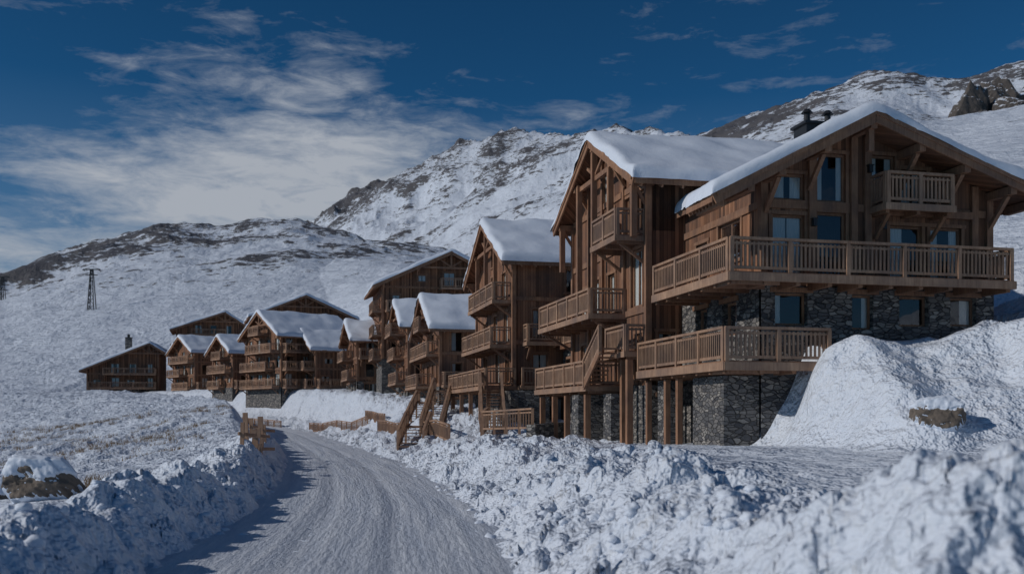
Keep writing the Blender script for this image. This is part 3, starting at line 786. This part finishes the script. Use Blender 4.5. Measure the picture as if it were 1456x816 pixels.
# ------------------------------------------------------------ ski lift pylon
def pylon(x,y,hh,name='ski_lift_pylon'):
    m=MB(); z=h1(x,y)-1
    for a in(-1,1):
        for b in(-1,1): m.beam((x+a*1.3,y+b*1.3,z),(x+a*.4,y+b*.4,z+hh),.28,.28)
    n=6
    for i in range(n):
        f0=i/n;f1=(i+1)/n
        r0=1.3-.9*f0;r1=1.3-.9*f1
        for sgn in(-1,1):
            m.beam((x-r0*sgn,y-r0,z+hh*f0),(x+r1*sgn,y-r1,z+hh*f1),.14,.14); m.beam((x-r0,y-r0*sgn,z+hh*f0),(x-r1,y+r1*sgn,z+hh*f1),.14,.14)
    m.beam((x-3.4,y,z+hh),(x+3.4,y,z+hh),.35,.4); m.beam((x-2.4,y,z+hh-2.2),(x+2.4,y,z+hh-2.2),.25,.3)
    for a in(-3.2,3.2): m.beam((x+a,y-1.2,z+hh-.35),(x+a,y+1.2,z+hh-.35),.25,.3); m.beam((x+a,y,z+hh),(x,y,z+hh+1.2),.12,.12)
    m.obj(name,M_metal); return z+hh
pylon(-168,398,17); pylon(-262,512,15)

# ------------------------------------------------------------ light, sky
EL=28
to_sun=Vector((-.95,-.27,math.tan(math.radians(EL)))).normalized()
sl=bpy.data.lights.new('sun','SUN'); sl.energy=2.0; sl.angle=math.radians(.5); sl.color=(1,.955,.905)
so=bpy.data.objects.new('sun',sl); scene.collection.objects.link(so); so.rotation_euler=to_sun.to_track_quat('Z','Y').to_euler()
w=bpy.data.worlds.new('World'); scene.world=w; w.use_nodes=True; nt=w.node_tree
bg=nt.nodes['Background']
sky=N(nt,'ShaderNodeTexSky',sky_type='NISHITA',sun_disc=False); sky.sun_elevation=math.radians(EL); sky.sun_rotation=math.atan2(to_sun.x,to_sun.y)%(2*math.pi)
sky.altitude=2200; sky.air_density=1.0; sky.dust_density=.3; sky.ozone_density=2.5
tc=N(nt,'ShaderNodeTexCoord').outputs['Generated']
def ell(c,s):
    a=N(nt,'ShaderNodeVectorMath',operation='SUBTRACT'); nt.links.new(tc,a.inputs[0]); a.inputs[1].default_value=c
    b=N(nt,'ShaderNodeVectorMath',operation='MULTIPLY'); nt.links.new(a.outputs[0],b.inputs[0]); b.inputs[1].default_value=s
    l=N(nt,'ShaderNodeVectorMath',operation='LENGTH'); nt.links.new(b.outputs[0],l.inputs[0])
    return math_(nt,'SUBTRACT',1,l.outputs['Value'],True)
m1=ell((-.22,.94,.245),(4.0,.6,9.0))
m1b=ell((-.18,.95,.19),(3.4,.6,13.0))
m2=ell((-.46,.87,.13),(2.4,.6,7))
cl=noise(nt,tc,3.2,10,.6,(1,1,5.0),.5,(0,.14,0))
cl2=noise(nt,tc,14,9,.66,(1,1,3.6),.4,(0,.2,0))
f=math_(nt,'ADD',math_(nt,'MULTIPLY',cl,.48),math_(nt,'MULTIPLY',cl2,.52))
f=math_(nt,'ADD',f,math_(nt,'MULTIPLY',m1,.29)); f=math_(nt,'ADD',f,math_(nt,'MULTIPLY',m1b,.10)); f=math_(nt,'ADD',f,math_(nt,'MULTIPLY',m2,.21))
cf=ramp(nt,f,[(.54,0.),(.61,.16),(.69,.5),(.80,.97)])
sp=N(nt,'ShaderNodeSeparateXYZ'); nt.links.new(tc,sp.inputs[0])
skc=mix(nt,1,sky.outputs[0],(.19,.70,1.0),'MULTIPLY')
dk=ramp(nt,sp.outputs[2],[(.2,1.),(.42,.80)])
skc=mix(nt,1,skc,dk,'MULTIPLY')
hz=ramp(nt,sp.outputs[2],[(.0,.6),(.30,0.)])
skc=mix(nt,hz,skc,(3.0,4.5,6.2))
col=mix(nt,cf,skc,(7.6,8.2,9.2))
nt.links.new(col,bg.inputs['Color']); bg.inputs['Strength'].default_value=.05

cam=bpy.data.cameras.new('camera'); co=bpy.data.objects.new('camera',cam); scene.collection.objects.link(co)
co.location=(0,0,2.6); co.rotation_euler=(math.radians(90),0,0)
cam.sensor_width=36; cam.lens=35; cam.shift_y=.1236; cam.clip_end=12000; cam.clip_start=.1
cam.dof.use_dof=True; cam.dof.focus_distance=42; cam.dof.aperture_fstop=1.0
scene.camera=co
